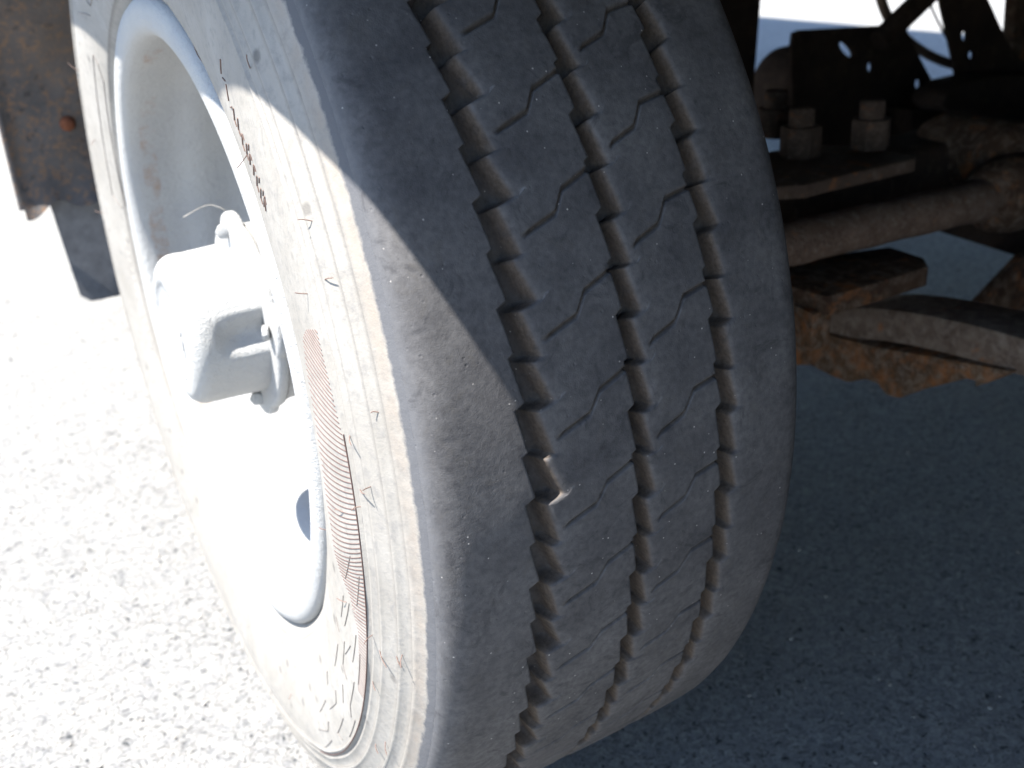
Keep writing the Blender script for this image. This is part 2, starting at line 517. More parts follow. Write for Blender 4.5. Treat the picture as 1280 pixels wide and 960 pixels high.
for x in (12, 14.5, 18, 22, 25, 27, 28.8, 30.6, 32.4, 34.2, 36, 39, 42.5, 45): fixed(x)
groove('L3', 'R3', 49.4, 60)
for x in (71, 75, 80, 85, 90, 95, 100, 104.5, 108.5, 112, 114.6, 116.6, 118.0, 118.9, 119.5): fixed(x)
cols.insert(0, (np.full(NR, -119.5), -119.5, np.zeros(NR), np.zeros(NR)))
NC = len(cols)
Xc = np.stack([c[0] for c in cols], 1)
Nom = np.array([c[1] for c in cols])
Dp = np.stack([c[2] for c in cols], 1)
DirtShade = np.stack([c[3] for c in cols], 1)
fr = V % 1.0
dv = np.minimum(fr, 1 - fr)
sipe = np.clip((.028 - dv) / .013, 0, 1)
inrib = ((Nom > -51) & (Nom < -6.8)) | ((Nom > 6.8) & (Nom < 50))
shallow = (Dp < 1.0)
fade = np.clip(np.minimum(np.abs(Nom + 50.6) / 5.0, 1), 0.0, 1) * np.clip(np.abs(Nom - 6.9) / 4.0, 0.0, 1)
Dp = Dp + (sipe[:, None] * 2.4 * inrib[None] * fade[None]) * shallow
Dp = Dp + (np.clip((.045 - dv) / .02, 0, 1)[:, None] * .22 * inrib[None] * fade[None]) * shallow
DirtShade = np.maximum(DirtShade, sipe[:, None] * inrib[None] * shallow * .75 * fade[None])
def crown(x):
    a = np.abs(x)
    base = 400 - 2.7e-4 * x * x
    t = np.clip((a - 103) / 16.5, 0, 1)
    return base - 11.2 * (1 - np.sqrt(1 - t ** 2 * .985))
TH = R(1) * (ff(Nom)[None] + PD * V[:, None])
# slow unevenness of a worn tyre
wav = sum(np.sin(TH * k + Xc * q + p) for k, q, p in zip(rng.integers(5, 60, 10), rng.uniform(-.08, .08, 10), rng.uniform(0, 6.28, 10))) * .035
nick = np.zeros_like(Xc)
for _ in range(260):
    x0_, t0_ = rng.uniform(-112, 110), rng.uniform(0, 2 * math.pi)
    sx_, st_ = rng.uniform(.8, 2.6), rng.uniform(.8, 2.6) / 400
    dth_ = (TH - t0_ + math.pi) % (2 * math.pi) - math.pi
    nick += rng.uniform(.15, .7) * np.exp(-((Xc - x0_) / sx_) ** 2 - (dth_ / st_) ** 2)
Dp = Dp + nick * (Dp < .5)
RR = (crown(Xc) - Dp + wav * (np.abs(Xc) < 118)) / 1000
# flat where it carries the load
Xw = np.where(Xc > 95, 95 + (Xc - 95) * .86, Xc)      # the inner shoulder is a little narrower
P3 = np.stack([Xw / 1000, -RR * np.cos(TH), WZ + RR * np.sin(TH)], -1)
P3[..., 2] = np.maximum(P3[..., 2], .0025)
idx = grid_faces(NR, NC, True)
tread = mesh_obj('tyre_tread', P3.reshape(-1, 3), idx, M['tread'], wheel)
at_ = tread.data.attributes.new('dirt_shade', 'FLOAT', 'POINT')
at_.data.foreach_set('value', DirtShade.reshape(-1).astype(np.float32))
sc_ = np.clip((np.abs(Xc) - 113.5) / 6, 0, 1) ** 1.3 * np.where(Xc > 0, .35, 1)
at2 = tread.data.attributes.new('scuff', 'FLOAT', 'POINT')
at2.data.foreach_set('value', sc_.reshape(-1).astype(np.float32))
tread['label'] = 'worn dark tread with three zigzag grooves'

# ----- sidewalls
SIDE = [(-119.5, 386.32), (-120.2, 384.9), (-121.0, 382.6), (-121.9, 380.2), (-122.9, 377.5), (-124.6, 373.2), (-126.0, 371.4), (-125.2, 370.4),
        (-126.6, 367), (-128.6, 362.6), (-129.8, 361.4), (-129.0, 360.2), (-130.0, 357), (-131.6, 351), (-132.8, 348.0), (-133.6, 346.9), (-132.6, 345.7),
        (-133.2, 342.8), (-134.2, 339.4), (-134.8, 338.4), (-133.8, 337.3), (-134.2, 335.2), (-135.4, 334.0), (-135.9, 332.8), (-134.5, 331.4), (-134.5, 330),
        (-134.9, 325), (-135.1, 318), (-134.8, 310), (-134.2, 300), (-133.3, 290), (-132.1, 280), (-130.7, 270), (-129.2, 261), (-127.8, 254), (-127.2, 252.2),
        (-126.6, 250.6), (-124.6, 248.2), (-122.2, 244.6), (-119.8, 241.5), (-117, 239), (-111, 236), (-102, 233)]
def side_obj(sign, name):
    pr = [((116.07 + (-x - 119.5) * (.15 if x < -119.5 else 1)) / 1000 if sign > 0 else x / 1000, r / 1000) for x, r in SIDE]
    n = 720
    def dr(px, prr, th):
        a = np.zeros((len(th), len(prr)))
        edgew = np.clip(1 - np.abs(prr * 1000 - 378) / 14, 0, 1)[None]
        for k, p in zip(rng.integers(60, 340, 16), rng.uniform(0, 6.28, 16)):
            a += np.sin(th[:, None] * k + p) * .00009 * edgew
        for k, p in zip(rng.integers(3, 40, 8), rng.uniform(0, 6.28, 8)):
            a += np.sin(th[:, None] * k + p) * .00012 * np.clip((384 - prr * 1000) / 3, 0, 1)[None]
        return a
    v, f = revolve(pr, n, dr)
    v[:, 2] = np.maximum(v[:, 2], .003)
    if sign > 0: f = [q[::-1] for q in f]
    o = mesh_obj(name, v, f, M['side'], wheel)
    rr = np.array([r for _, r in SIDE])
    def put(nm, arr):
        a = o.data.attributes.new(nm, 'FLOAT', 'POINT')
        a.data.foreach_set('value', np.tile(arr, n).astype(np.float32))
    put('tread', np.clip((rr - 376.5) / 7.5, 0, 1))
    put('edge', np.clip(1 - np.abs(rr - 376) / 6, 0, 1))
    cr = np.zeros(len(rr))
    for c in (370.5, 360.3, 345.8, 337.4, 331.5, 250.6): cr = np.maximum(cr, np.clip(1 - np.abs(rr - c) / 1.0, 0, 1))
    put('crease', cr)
    return o
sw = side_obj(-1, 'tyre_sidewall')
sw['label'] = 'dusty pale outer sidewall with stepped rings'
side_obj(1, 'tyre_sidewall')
SR = np.array([r for _, r in SIDE])[::-1]; SX = np.array([x for x, _ in SIDE])[::-1]
def swp(r, thd, lift=0.0):
    """point on the outer sidewall, r in mm, angle in degrees"""
    x = np.interp(r, SR, SX) - lift
    a = R(thd)
    return Vector((x / 1000, -r / 1000 * math.cos(a), WZ + r / 1000 * math.sin(a)))

# thin raised line on the sidewall
def add_line(bm, pts, wdt, lift=.35):
    for (r0, t0), (r1, t1) in zip(pts, pts[1:]):
        n = max(1, int(math.hypot(r1 - r0, (t1 - t0) * 5.4) / 6))
        L = [swp(r0 + (r1 - r0) * i / n, t0 + (t1 - t0) * i / n, lift) for i in range(n + 1)]
        add_tube(bm, L, wdt / 2000, 5)

bm = bmesh.new()
t = 17.0
while t > -27:
    ro = np.interp(t, [-34, -30, -15, -5, 0, 5, 10, 14.5, 17.3], [331, 331, 331, 331, 331, 329, 325, 322.8, 322.2])
    ri = np.interp(t, [-34, -25, -15.8, -11, -8, -5, 0, 5, 10, 13, 15.7, 17.3], [326, 323, 319, 307, 289, 278, 268, 268, 276, 288, 309, 322])
    k = np.interp(t, [-34, -13, -5, 5, 15], [.0, .10, .13, .03, -.12])
    if ro - ri > 1.2:
        add_line(bm, [(ri, t - k * (ro - ri)), (ro, t)], .60 if t > -14 else .42, .10)
    t -= .52
h = bm_obj('hatched_band', bm, M['hatch'], wheel, smooth=True)
tag(h, 'fan of fine red-brown ribs moulded in the sidewall', kind='stuff')

bm = bmesh.new()     # ring that closes the hatched band, outlines of the worn lettering and panels
add_line(bm, [(333.2, 8), (333.4, -20), (334, -40), (337, -60)], .8, .3)
h = bm_obj('moulded_ring', bm, M['hatch'], wheel, smooth=True)

# worn moulded lettering: only broken strokes of it can be read
def strokes(name, lst, wdt, mat):
    b = bmesh.new()
    for s in lst: add_line(b, s, wdt, .25)
    return bm_obj(name, b, mat, wheel, smooth=True)
top = [[(302, 46.4), (292, 46.2)], [(291, 45.8), (294, 44.9)], [(293, 44.6), (284, 43.8)], [(282, 43.2), (286, 42.7)]]
tt = 42.2
rr_ = random.Random(5)
while tt > 31.5:
    a = rr_.uniform(-2, 2)
    kind = rr_.random()
    top.append([(288 + a, tt), (279 + a, tt - .4)])
    if kind < .6: top.append([(289 + a, tt - .2), (288 + a, tt - .8)])
    if kind > .3: top.append([(280 + a, tt - .5), (279 + a, tt - 1.2)])
    if kind > .75: top.append([(293 + a, tt - .6), (288 + a, tt - .8)])
    tt -= rr_.uniform(1.1, 1.5)
top.append([(291, 31.6), (281, 30.6)])
strokes('worn_lettering', top, .9, M['hair'])
low = [[(324, -8), (318, -13)], [(312, -7), (300, -12)], [(317, -14), (309, -15)], [(305, -15), (297, -21)], [(316, -18), (313, -24)],
       [(298, -24), (300, -29), (308, -30)], [(318, -27), (319, -33), (324, -35)], [(305, -33), (312, -36)], [(288, -28), (290, -34)],
       [(300, -38), (306, -40), (305, -45)], [(318, -39), (322, -45), (328, -44)], [(328, -34), (330, -40)], [(298, -46), (304, -52)],
       [(312, -48), (318, -50), (317, -56)], [(280, -24), (288, -25)], [(325, -50), (331, -56)], [(284, -40), (291, -42)], [(322, -20), (323, -26)],
       [(308, -22), (301, -26)], [(294, -16), (290, -21)]]
strokes('worn_lettering', low, .45, M['grease'])
pan = [[(278, 138), (272.5, 169)], [(259, 140.5), (248.5, 169.4)], [(278, 138), (268, 138.3), (260, 140.5)], [(272.5, 169), (255, 170.5), (248.5, 169.4)],
       [(303, 128), (281, 126), (279, 122)], [(308, 134.5), (282, 129)]]
strokes('moulded_panel_line', pan, .8, M['grease'])
ticks = []
for i in range(26):
    a = 225 - i * 1.9
    ticks.append([(258, a), (263, a - .8)])
strokes('moulded_tick_row', ticks, .9, M['side'])

# rubber whiskers left from the mould
bm = bmesh.new()
wh = [(254, 60, -40, 5), (246, 48, -50, 7), (246, 38, -40, 6), (339, 40.2, 13, 10), (345, 21.3, 14, 3), (277, 37.7, -20, 8), (322, 20.6, -3, 8), (339, 3, 12, 6),
      (350, 3.9, 3, 10), (338, -13.7, 3, 12), (343, -15, 12, 4), (358, -13.5, 6, -1), (363, -12.6, 6, 9), (350, -31.9, 7, 4), (356, -29, 8, -6),
      (309, -2, -10, 3), (300, -16, -8, 5), (250, 18, -15, 3), (251, 4, -12, 2), (252, -8, -12, 2), (252, -20, -12, 3), (252, -31, -13, 2),
      (330, 150, 10, 12), (345, 128, 12, 9), (300, 160, -10, 10), (325, 176, 9, 9), (290, 120, 9, 12), (352, 60, 8, 12), (318, 75, 9, 10)]
for i in range(7):
    wh.append((rr_.choice([251, 338, 350, 366, 300]), rr_.uniform(-70, 200), rr_.uniform(-7, 8), rr_.uniform(2, 9)))
for (r, a, dr_, lf) in wh[::1]:
    p0 = swp(r, a, -.3)
    p2 = swp(min(max(r + dr_, 240), 383), a + rr_.uniform(-.6, .6), abs(lf) * .55 + 1)
    p1 = (p0 + p2) / 2 + Vector((-.0006, rr_.uniform(-.001, .001), rr_.uniform(-.001, .001)))
    add_tube(bm, smooth_path([p0, p1, p2], 3), [.00030] * 6 + [.00015], 5)
h = bm_obj('rubber_whiskers', bm, M['hair'], wheel, smooth=True)
tag(h, 'thin rubber moulding whiskers on the sidewall', kind='stuff')

# ----- rim
RIM = [(-.100, .2335), (-.108, .2350), (-.1135, .2385), (-.118, .2410), (-.1225, .2405), (-.1255, .2375), (-.1268, .2325), (-.1270, .2275), (-.1263, .2222), (-.1243, .2176),
       (-.1200, .2142), (-.112, .2125), (-.100, .2118), (-.092, .2112), (-.086, .2105), (-.080, .2090), (-.074, .2065), (-.068, .2035), (-.058, .2015), (-.045, .2005),
       (-.034, .1985), (-.026, .1945), (-.020, .1895), (-.012, .1870), (.008, .1865), (.030, .1870), (.045, .190), (.075, .205), (.10, .214), (.12, .2175), (.127, .228), (.122, .238), (.112, .236)]
v, f = revolve(RIM, 360)
rim = mesh_obj('rim', v, [q[::-1] for q in f], M['paint'], wheel)
ra = np.array([1.0 if -.113 < x < -.097 else (.35 if x < -.12 else 0) for x, r in RIM])
a_ = rim.data.attributes.new('rust', 'FLOAT', 'POINT')
thv = 2 * math.pi * np.arange(360) / 360
far = .55 + .30 * np.cos(thv - R(190))          # more rust on the far side of the barrel
a_.data.foreach_set('value', (far[:, None] * ra[None] * .72).reshape(-1).astype(np.float32))
rim['label'] = 'white painted rim with rust freckles in its barrel'
# black line where rim and tyre meet
bm = bmesh.new()
# wheel disc: conical, with hand holes
def disc():
    prof = [(-.004, .1866), (-.002, .178), (.006, .168), (.014, .155), (.015, .145), (.008, .132), (.002, .118), (.000, .105), (.000, .074)]
    v, f = revolve(prof, 240)
    keep = []
    for q in f:
        c = v[q].mean(0)
        r = math.hypot(c[1], c[2] - WZ); a = math.degrees(math.atan2(c[2] - WZ, -c[1])) % 60
        if .150 < r < .172 and 45 < a < 55: continue
        keep.append(q)
    return mesh_obj('wheel_disc', v, [q[::-1] for q in keep], M['disc'], wheel)
disc()
bm = bmesh.new()
bmesh.ops.create_cone(bm, cap_ends=True, segments=6, radius1=.0155, radius2=.0145, depth=.02)
nutm = None
for k in range(8):
    a = R(360 / 8 * k + 12)
    if nutm is None:
        nutm = bm_obj('wheel_nut', bm, M['disc'], wheel, bevel=.0015, seg=1)
        o = nutm
    else:
        o = nutm.copy(); COL.objects.link(o)
    o.location = wp(-.010, .1025, a)
    o.rotation_euler = (a, R(90), 0)

# ----- hub barrel, bolted end cap with scallops
v, f = revolve([(.004, .0730), (-.010, .0725), (-.040, .0715), (-.076, .0710), (-.080, .0718), (-.0835, .0735), (-.0850, .0745)], 128)
hub = mesh_obj('hub', v, [q[::-1] for q in f], M['disc'], wheel)
EARS = [R(7 + 90 * k) for k in range(4)]
def ear(th):
    d = np.min([np.abs((th - e + np.pi) % (2 * np.pi) - np.pi) for e in EARS], 0)
    return d
def flange():
    n = 240
    th = 2 * np.pi * np.arange(n) / n
    d = ear(th)
    Rf = .0755 + .0070 * np.clip(1 - (d / R(15)) ** 2, 0, 1) ** .7
    ring = [(-.0850, .0745 - .002, 0), (-.0850, None, -.0008), (-.0862, None, 0), (-.0905, None, 0), (-.0925, None, -.0012), (-.0932, None, -.0032), (-.0932, .054, 0)]
    V = []
    for t_, rf in zip(th, Rf):
        for x, r, dd in ring:
            V.append(wp(x, (r if r is not None else rf) + dd, t_))
    return mesh_obj('cap_flange', V, [q[::-1] for q in grid_faces(n, len(ring), True)], M['disc'], wheel, sharp=50)
flange()
def cap():
    n = 256
    th = 2 * np.pi * np.arange(n) / n
    d = ear(th)
    V = []
    prof = []
    for x in np.linspace(-.0932, -.137, 14): prof.append((x, 1.0, .0600 - .0015 * (-.0932 - x) / .044))
    for k in range(1, 9):
        a = k / 8 * math.pi / 2
        prof.append((-.137 - .0135 * math.sin(a), 1.0, .0585 - .0145 * (1 - math.cos(a))))
    prof += [(-.1508, 1, .040), (-.1495, 1, .0385), (-.1493, 1, .030), (-.1493, 1, .012), (-.1493, 1, .0004)]
    for t_, dd in zip(th, d):
        sc = np.cos(np.clip(dd / R(17), 0, 1) * math.pi / 2) ** 1.6            # scallop round each bolt
        for x, s_, r in prof:
            depth = .0095 * sc * np.clip((x + .131) / .018, 0, 1) ** .7 if x > -.131 else 0
            V.append(wp(x, r - depth, t_))
    return mesh_obj('hub_cap', V, [q[::-1] for q in grid_faces(n, len(prof), True)], M['disc'], wheel)
cap()
bm = bmesh.new()
bmesh.ops.create_cone(bm, cap_ends=True, segments=6, radius1=.0062, radius2=.0060, depth=.005)
cb = bm_obj('cap_bolt', bm, M['disc'], wheel, bevel=.0012, seg=2)
for k, e in enumerate(EARS):
    o = cb if k == 0 else cb.copy()
    if k: COL.objects.link(o)
    o.location = wp(-.0965, .0680, e)
    o.rotation_euler = (e + .3, R(90), 0)
bm = bmesh.new()      # raised marks on the end face, worn past reading
for k in range(7):
    a = R(-62 + k * 13)
    c = Vector(wp(-.1500, .034, a))
    add_box(bm, c, (.0016, .0022, .011 if k % 2 else .008), Matrix.Rotation(a, 3, 'X'))
bm_obj('cap_marking', bm, M['disc'], wheel, bevel=.0004, seg=1)
bm = bmesh.new()      # gasket line between hub and flange
v, f = revolve([(-.0846, .0748), (-.0842, .0738), (-.0838, .0738)], 128)
mesh_obj('gasket', v, [q[::-1] for q in f], M['grease'], wheel)
# spindle and brake drum behind the disc
v, f = revolve([(.002, .074), (.002, .160), (.010, .166), (.100, .166), (.112, .160), (.112, .04)], 128)
mesh_obj('brake_drum', v, [q[::-1] for q in f], M['dark'], wheel, sharp=50)
bm = bmesh.new()      # thread of dried grass on the flange
p = Vector(wp(-.088, .080, R(100)))
add_tube(bm, smooth_path([p, p + Vector((-.006, .001, .006)), p + Vector((-.016, .003, .009)), p + Vector((-.034, .004, .003))], 4), .0004, 5)
bm_obj('dried_thread', bm, M['stone'], wheel, smooth=True)

# ---------------------------------------------------------------- mudguard and flap behind the wheel
def sheet(name, fn, nu, nv, thick, mat, parent):
    """closed thin sheet: fn(u, v) -> (point, normal)"""
    F, B = [], []
    for i in range(nu + 1):
        for j in range(nv + 1):
            p, n_ = fn(i / nu, j / nv)
            F.append(Vector(p) + n_ * thick / 2); B.append(Vector(p) - n_ * thick / 2)
    k = nv + 1
    faces = []
    off = len(F)
    for i in range(nu):
        for j in range(nv):
            a = i * k + j
            faces.append((a, a + 1, a + k + 1, a + k)); faces.append((off + a, off + a + k, off + a + k + 1, off + a + 1))
    for i in range(nu):
        for j in (0, nv):
            a = i * k + j; q = (a, a + k, off + a + k, off + a); faces.append(q if j == 0 else q[::-1])
    for j in range(nv):
        for i in (0, nu):
            a = i * k + j; q = (a, off + a, off + a + 1, a + 1); faces.append(q if i == 0 else q[::-1])
    return mesh_obj(name, F + B, faces, mat, parent, sharp=50)

def guard(u, v):
    # u: down the arc, v: across from the outer edge (x -.192) inwards
    ang = R(130 + 50.5 * u)            # 180 deg is level with the axle behind the wheel
    x = -.193 + .335 * v
    rad = .505
    edge_lip = max(0.0, 1 - v / .045)
    if u > .90:                        # torn curl along the bottom
        kk = (u - .90) / .10
        rad -= kk ** 2 * (.009 + .004 * math.sin(v * 31) + .008 * math.exp(-((v - .20) / .05) ** 2))
        ang += kk * R(.35 * math.sin(v * 43 + .6) + .5 * math.exp(-(v / .05) ** 2) - .9 * math.exp(-((v - .12) / .05) ** 2))
    rad -= .006 * edge_lip ** 2
    rad += .0015 * math.sin(v * 30) * math.sin(u * 25)
    n_ = Vector((0, math.cos(ang), -math.sin(ang))).normalized()
    return wp(x, rad, ang), n_
mg = sheet('mudguard', guard, 90, 60, .0022, M['guard'], truck)
mg['label'] = 'rust-speckled steel mudguard curving down behind the wheel'
bm = bmesh.new()      # rolled outer edge
add_tube(bm, [wp(-.1945, .502, R(130 + 50 * i / 40)) for i in range(41)], .0035, 8)
bm_obj('mudguard_edge', bm, M['guard'], mg, smooth=True)
bm = bmesh.new()
pr = at(84, 154, Y=.497)
add_tube(bm, [pr + Vector((0, .004, 0)), pr + Vector((0, -.003, 0)), pr + Vector((0, -.0065, 0))], [.0085, .0085, .005], 14)
bm_obj('rivet', bm, mat_plain('red_brown_rivet', (.16, .060, .032), .9, .2, 200, .4), mg, smooth=True, sharp=50)
# rubber flap hanging below
A = at(52, 226, Y=.520); B = at(103, 378, Y=.500)
def flap(u, v):
    z = .50 + (B.z - .50) * u
    xo = A.x + (B.x - A.x) * np.clip((A.z - z) / (A.z - B.z), -1, 1)
    if u > .95: xo += .010 * ((u - .95) / .05) ** 2
    x = xo + (.13 - xo) * v
    y = .520 - .020 * u + .001 * math.sin(v * 9 + u * 3)
    return (x, y, z), Vector((0, -1, 0))
fl = sheet('mud_flap', flap, 24, 20, .006, M['rubber'], truck)
fl['label'] = 'black rubber flap below the mudguard'

# ---------------------------------------------------------------- axle, spring, linkage
def par(name, bm, mat, **kw):
    return bm_obj(name, bm, mat, truck, **kw)
# axle beam
bm = bmesh.new(); add_box(bm, (1.02, .02, .375), (1.78, .085, .085))
par('axle_beam', bm, M['dark'], bevel=.012, seg=3)
# cross tube in front of the axle
bm = bmesh.new()
p0, p1 = at(985, 305, Y=-.10), at(1238, 248, Y=-.10)
dirx = (p1 - p0)
pa = p0 - dirx * .9
L = [pa + (p1 - pa) * i / 24 for i in range(25)]
add_tube(bm, L, [.0205 + .0006 * math.sin(i * 1.7) + .0004 * math.sin(i * 3.3) for i in range(24)] + [.019], 28)
par('cross_tube', bm, M['tube'], smooth=True, sharp=60)
bm = bmesh.new()
q = p1
add_tube(bm, [q + Vector((-.012, 0, 0)), q + Vector((.00, 0, 0)), q + Vector((.02, 0, .0)), q + Vector((.055, 0, 0)), q + Vector((.066, 0, 0))], [.028, .036, .040, .040, .030], 28)
par('tube_clamp', bm, M['rust'], bevel=.002)
bm = bmesh.new()
q = at(1225, 195, Y=-.03)
add_tube(bm, [q + Vector((0, -.06, 0)), q + Vector((0, -.045, 0)), q + Vector((0, .05, 0)), q + Vector((0, .07, 0))], [.032, .042, .042, .030], 28)
add_tube(bm, [q + Vector((.0, -.072, 0)), q + Vector((.0, -.058, 0))], .018, 6)
par('bush_housing', bm, M['rust'], bevel=.002)
bm = bmesh.new()
q = at(1262, 205, Y=-.07)
add_tube(bm, [q + Vector((-.02, 0, .01)), q + Vector((.08, 0, -.02)), q + Vector((.2, 0, -.02))], [.030, .048, .052], 24)
par('joint_housing', bm, M['rust'], bevel=.003)

# clamp plate over the spring with its bolts
PY = -.10
c0, c1 = at(990, 236, Y=PY), at(1150, 205, Y=PY)
zt = (c0.z + c1.z) / 2 + .004
bm = bmesh.new()
ol = [(c0.x - .03, PY + .02), (c0.x + .018, PY - .002), (c0.x + .05, PY), (c1.x - .006, PY), (c1.x + .002, PY + .008), (c1.x + .004, PY + .06), (c1.x - .03, PY + .115), (c0.x + .02, PY + .125), (c0.x - .05, PY + .10)]
add_prism(bm, ol, 'z', zt - .0135, zt)
cp = par('clamp_plate', bm, mat_rust('dusty_plate_steel', (.070, .050, .040), (.115, .082, .062), (.17, .135, .11), .3, .45, 1.0, .001), bevel=.003)
bolt_xy = [((1000, 190), .0), ((1087, 180), .0), ((972, 150), .0)]
cpl = []
for (bx, by), _ in bolt_xy:
    g = at(bx, by, Z=zt + .004)
    cpl.append(g)
cpl[2] = at(968, 165, Z=zt + .004)
def hexa(r, h, twist=.2):
    b = bmesh.new()
    n = 6
    for z0, z1, rr2 in ((0, h, r),):
        vs = [b.verts.new((rr2 * math.cos(twist + k * math.pi / 3), rr2 * math.sin(twist + k * math.pi / 3), z0)) for k in range(n)]
        vt = [b.verts.new((rr2 * math.cos(twist + k * math.pi / 3), rr2 * math.sin(twist + k * math.pi / 3), z1)) for k in range(n)]
        b.faces.new(vs[::-1]); b.faces.new(vt)
        for k in range(n): b.faces.new((vs[k], vs[(k + 1) % n], vt[(k + 1) % n], vt[k]))
    return b
nut0 = stud0 = None
boltm = mat_rust('dusty_nut_steel', (.070, .050, .040), (.110, .080, .062), (.16, .125, .10), .3, .4, 1.5, .0008)
for i, g in enumerate(cpl):
    if nut0 is None:
        nut0 = bm_obj('clamp_nut', hexa(.0205, .030), boltm, cp, bevel=.0018, seg=2)
        b = bmesh.new(); add_tube(b, [(0, 0, .028), (0, 0, .0460), (0, 0, .0480)], [.0125, .0125, .0105], 20)
        stud0 = bm_obj('stud_end', b, boltm, cp, bevel=.0006, seg=1)
        n1, s1 = nut0, stud0
    else:
        n1, s1 = nut0.copy(), stud0.copy()
        COL.objects.link(n1); COL.objects.link(s1)
    n1.location = s1.location = (g.x, g.y, zt)
    n1.rotation_euler = (0, 0, .4 * i)

# leaf spring: main leaf sweeping up towards its front eye, with the second leaf wrapped beneath
def leaf(name, pts_top, thick, x0, x1, mat, wob=0.0):
    P = smooth_path([(0, a, b) for a, b in pts_top], 8)
    bm = bmesh.new()
    prev = None
    n = len(P)
    for i, p in enumerate(P):
        t_ = (P[min(i + 1, n - 1)] - P[max(i - 1, 0)]).normalized()
        nn = Vector((0, -t_.z, t_.y))
        if nn.z < 0: nn = -nn
        th_ = thick[0] + (thick[1] - thick[0]) * i / (n - 1)
        wz = wob * (math.sin(i * 1.9) + .7 * math.sin(i * 4.1 + 1))
        ring = []
        for x, up in ((x0, 0), (x0, -1), (x1, -1), (x1, 0)):
            ring.append(bm.verts.new(Vector((x, p.y, p.z)) + nn * (up * th_ + (wz if up else 0))))
        if prev:
            for k in range(4): bm.faces.new((prev[k], prev[(k + 1) % 4], ring[(k + 1) % 4], ring[k]))
        else: bm.faces.new(ring)
        prev = ring
    bm.faces.new(prev[::-1])
    return bm_obj(name, bm, mat, sp, bevel=.0035, seg=2)
sp = empty('leaf_spring', (0, 0, 0), truck)
X0, X1 = .50, .565
leaf('spring_leaf', [(.75, .40), (.45, .29), (.2, .268), (.0, .270), (-.048, .281), (-.110, .299), (-.185, .311), (-.268, .3175), (-.40, .322), (-.60, .335)], (.032, .036), X0, X1, M['spring'])
leaf('spring_leaf', [(.60, .318), (.30, .238), (.1, .236), (.0, .242), (-.060, .245), (-.110, .2485), (-.165, .2600), (-.225, .2730)], (.024, .010), X0 + .002, X1 - .002, M['scale'], .0022)
# wrapped, flaking clip under the leaves: the point that hangs lowest
bm = bmesh.new()
g = [at(x, y, X=X0 - .004) for x, y in ((950, 396), (1050, 421), (1100, 434), (1150, 442), (1270, 464), (1246, 474), (1232, 480), (1208, 473), (1178, 481), (1150, 488), (1124, 498), (1108, 494), (1098, 480), (1082, 474), (1060, 478), (1036, 468), (1012, 456), (980, 458), (950, 452))]
add_prism(bm, [(p.y, p.z) for p in g], 'x', X0 - .006, X1 + .004)
cl = bm_obj('spring_clip', bm, M['scale'], sp, bevel=.003)
# seat slab between tube and leaf
bm = bmesh.new()
g = [at(x, y, Z=.345) for x, y in ((930, 338), (985, 357), (1034, 371), (1100, 352), (1161, 333), (1155, 322), (1112, 308), (1040, 318), (930, 330))]
add_prism(bm, [(p.x, p.y) for p in g], 'z', .325, .345)
bm_obj('spring_seat', bm, M['rust'], sp, bevel=.002)
bm = bmesh.new()
g = [at(x, y, Z=.334) for x, y in ((930, 350), (992, 374), (1016, 388), (1040, 380), (1030, 345), (930, 340))]
add_prism(bm, [(p.x, p.y) for p in g], 'z', .292, .3295)
bm_obj('seat_block', bm, M['scale'], sp, bevel=.003)
# hanging side bracket, at the right of the picture
bm = bmesh.new()
g = [at(x, y, Y=-.05) for x, y in ((1212, 392), (1278, 322), (1330, 300), (1400, 420), (1300, 425))]
add_prism(bm, [(p.x, p.z) for p in g], 'y', -.05, -.038)
par('side_bracket', bm, M['rust'], bevel=.002)
bm = bmesh.new()
g = [at(x, y, Y=.0) for x, y in ((1165, 262), (1290, 262), (1330, 320), (1278, 322), (1172, 288))]
add_prism(bm, [(p.x, p.z) for p in g], 'y', -.0, .012)
par('gusset_plate', bm, M['dark'], bevel=.002)

# ---------------------------------------------------------------- brackets and struts beyond the axle
def plate_with_holes(name, outline, holes, Y, thick, mat):
    """flat plate standing at depth Y with real holes cut through"""
    bm = bmesh.new()
    loops = [[(p.x, p.z) for p in outline]]
    for (cx_, cy_, rx, ry, sl_) in holes:
        L = []
        for k in range(14):
            a = 2 * math.pi * k / 14
            p = at(cx_ + rx * math.cos(a) + sl_ * ry * math.sin(a), cy_ + ry * math.sin(a), Y=Y)
            L.append((p.x, p.z))
        loops.append(L)
    es = []
    for L in loops:
        vs = [bm.verts.new((a, Y, b)) for a, b in L]
        es += [bm.edges.new((vs[i], vs[(i + 1) % len(vs)])) for i in range(len(vs))]
    bmesh.ops.triangle_fill(bm, use_beauty=True, use_dissolve=False, edges=es)
    r = bmesh.ops.extrude_face_region(bm, geom=bm.faces[:])
    bmesh.ops.translate(bm, verts=[v for v in r['geom'] if isinstance(v, bmesh.types.BMVert)], vec=(0, thick, 0))
    return bm_obj(name, bm, mat, truck)
YB = .30
o = plate_with_holes('perforated_bracket', [at(x, y, Y=YB) for x, y in ((992, 42), (1000, 38), (1086, 33), (1130, 30), (1150, 72), (1174, 117), (1180, 200), (990, 205), (990, 60))],
                     [(1058, 62, 6, 10, .65), (1088, 84, 3.5, 7, 0), (1148, 105, 4, 6.5, 0), (1075, 74, 1.3, 2, 0)], YB, .006, M['dark'])
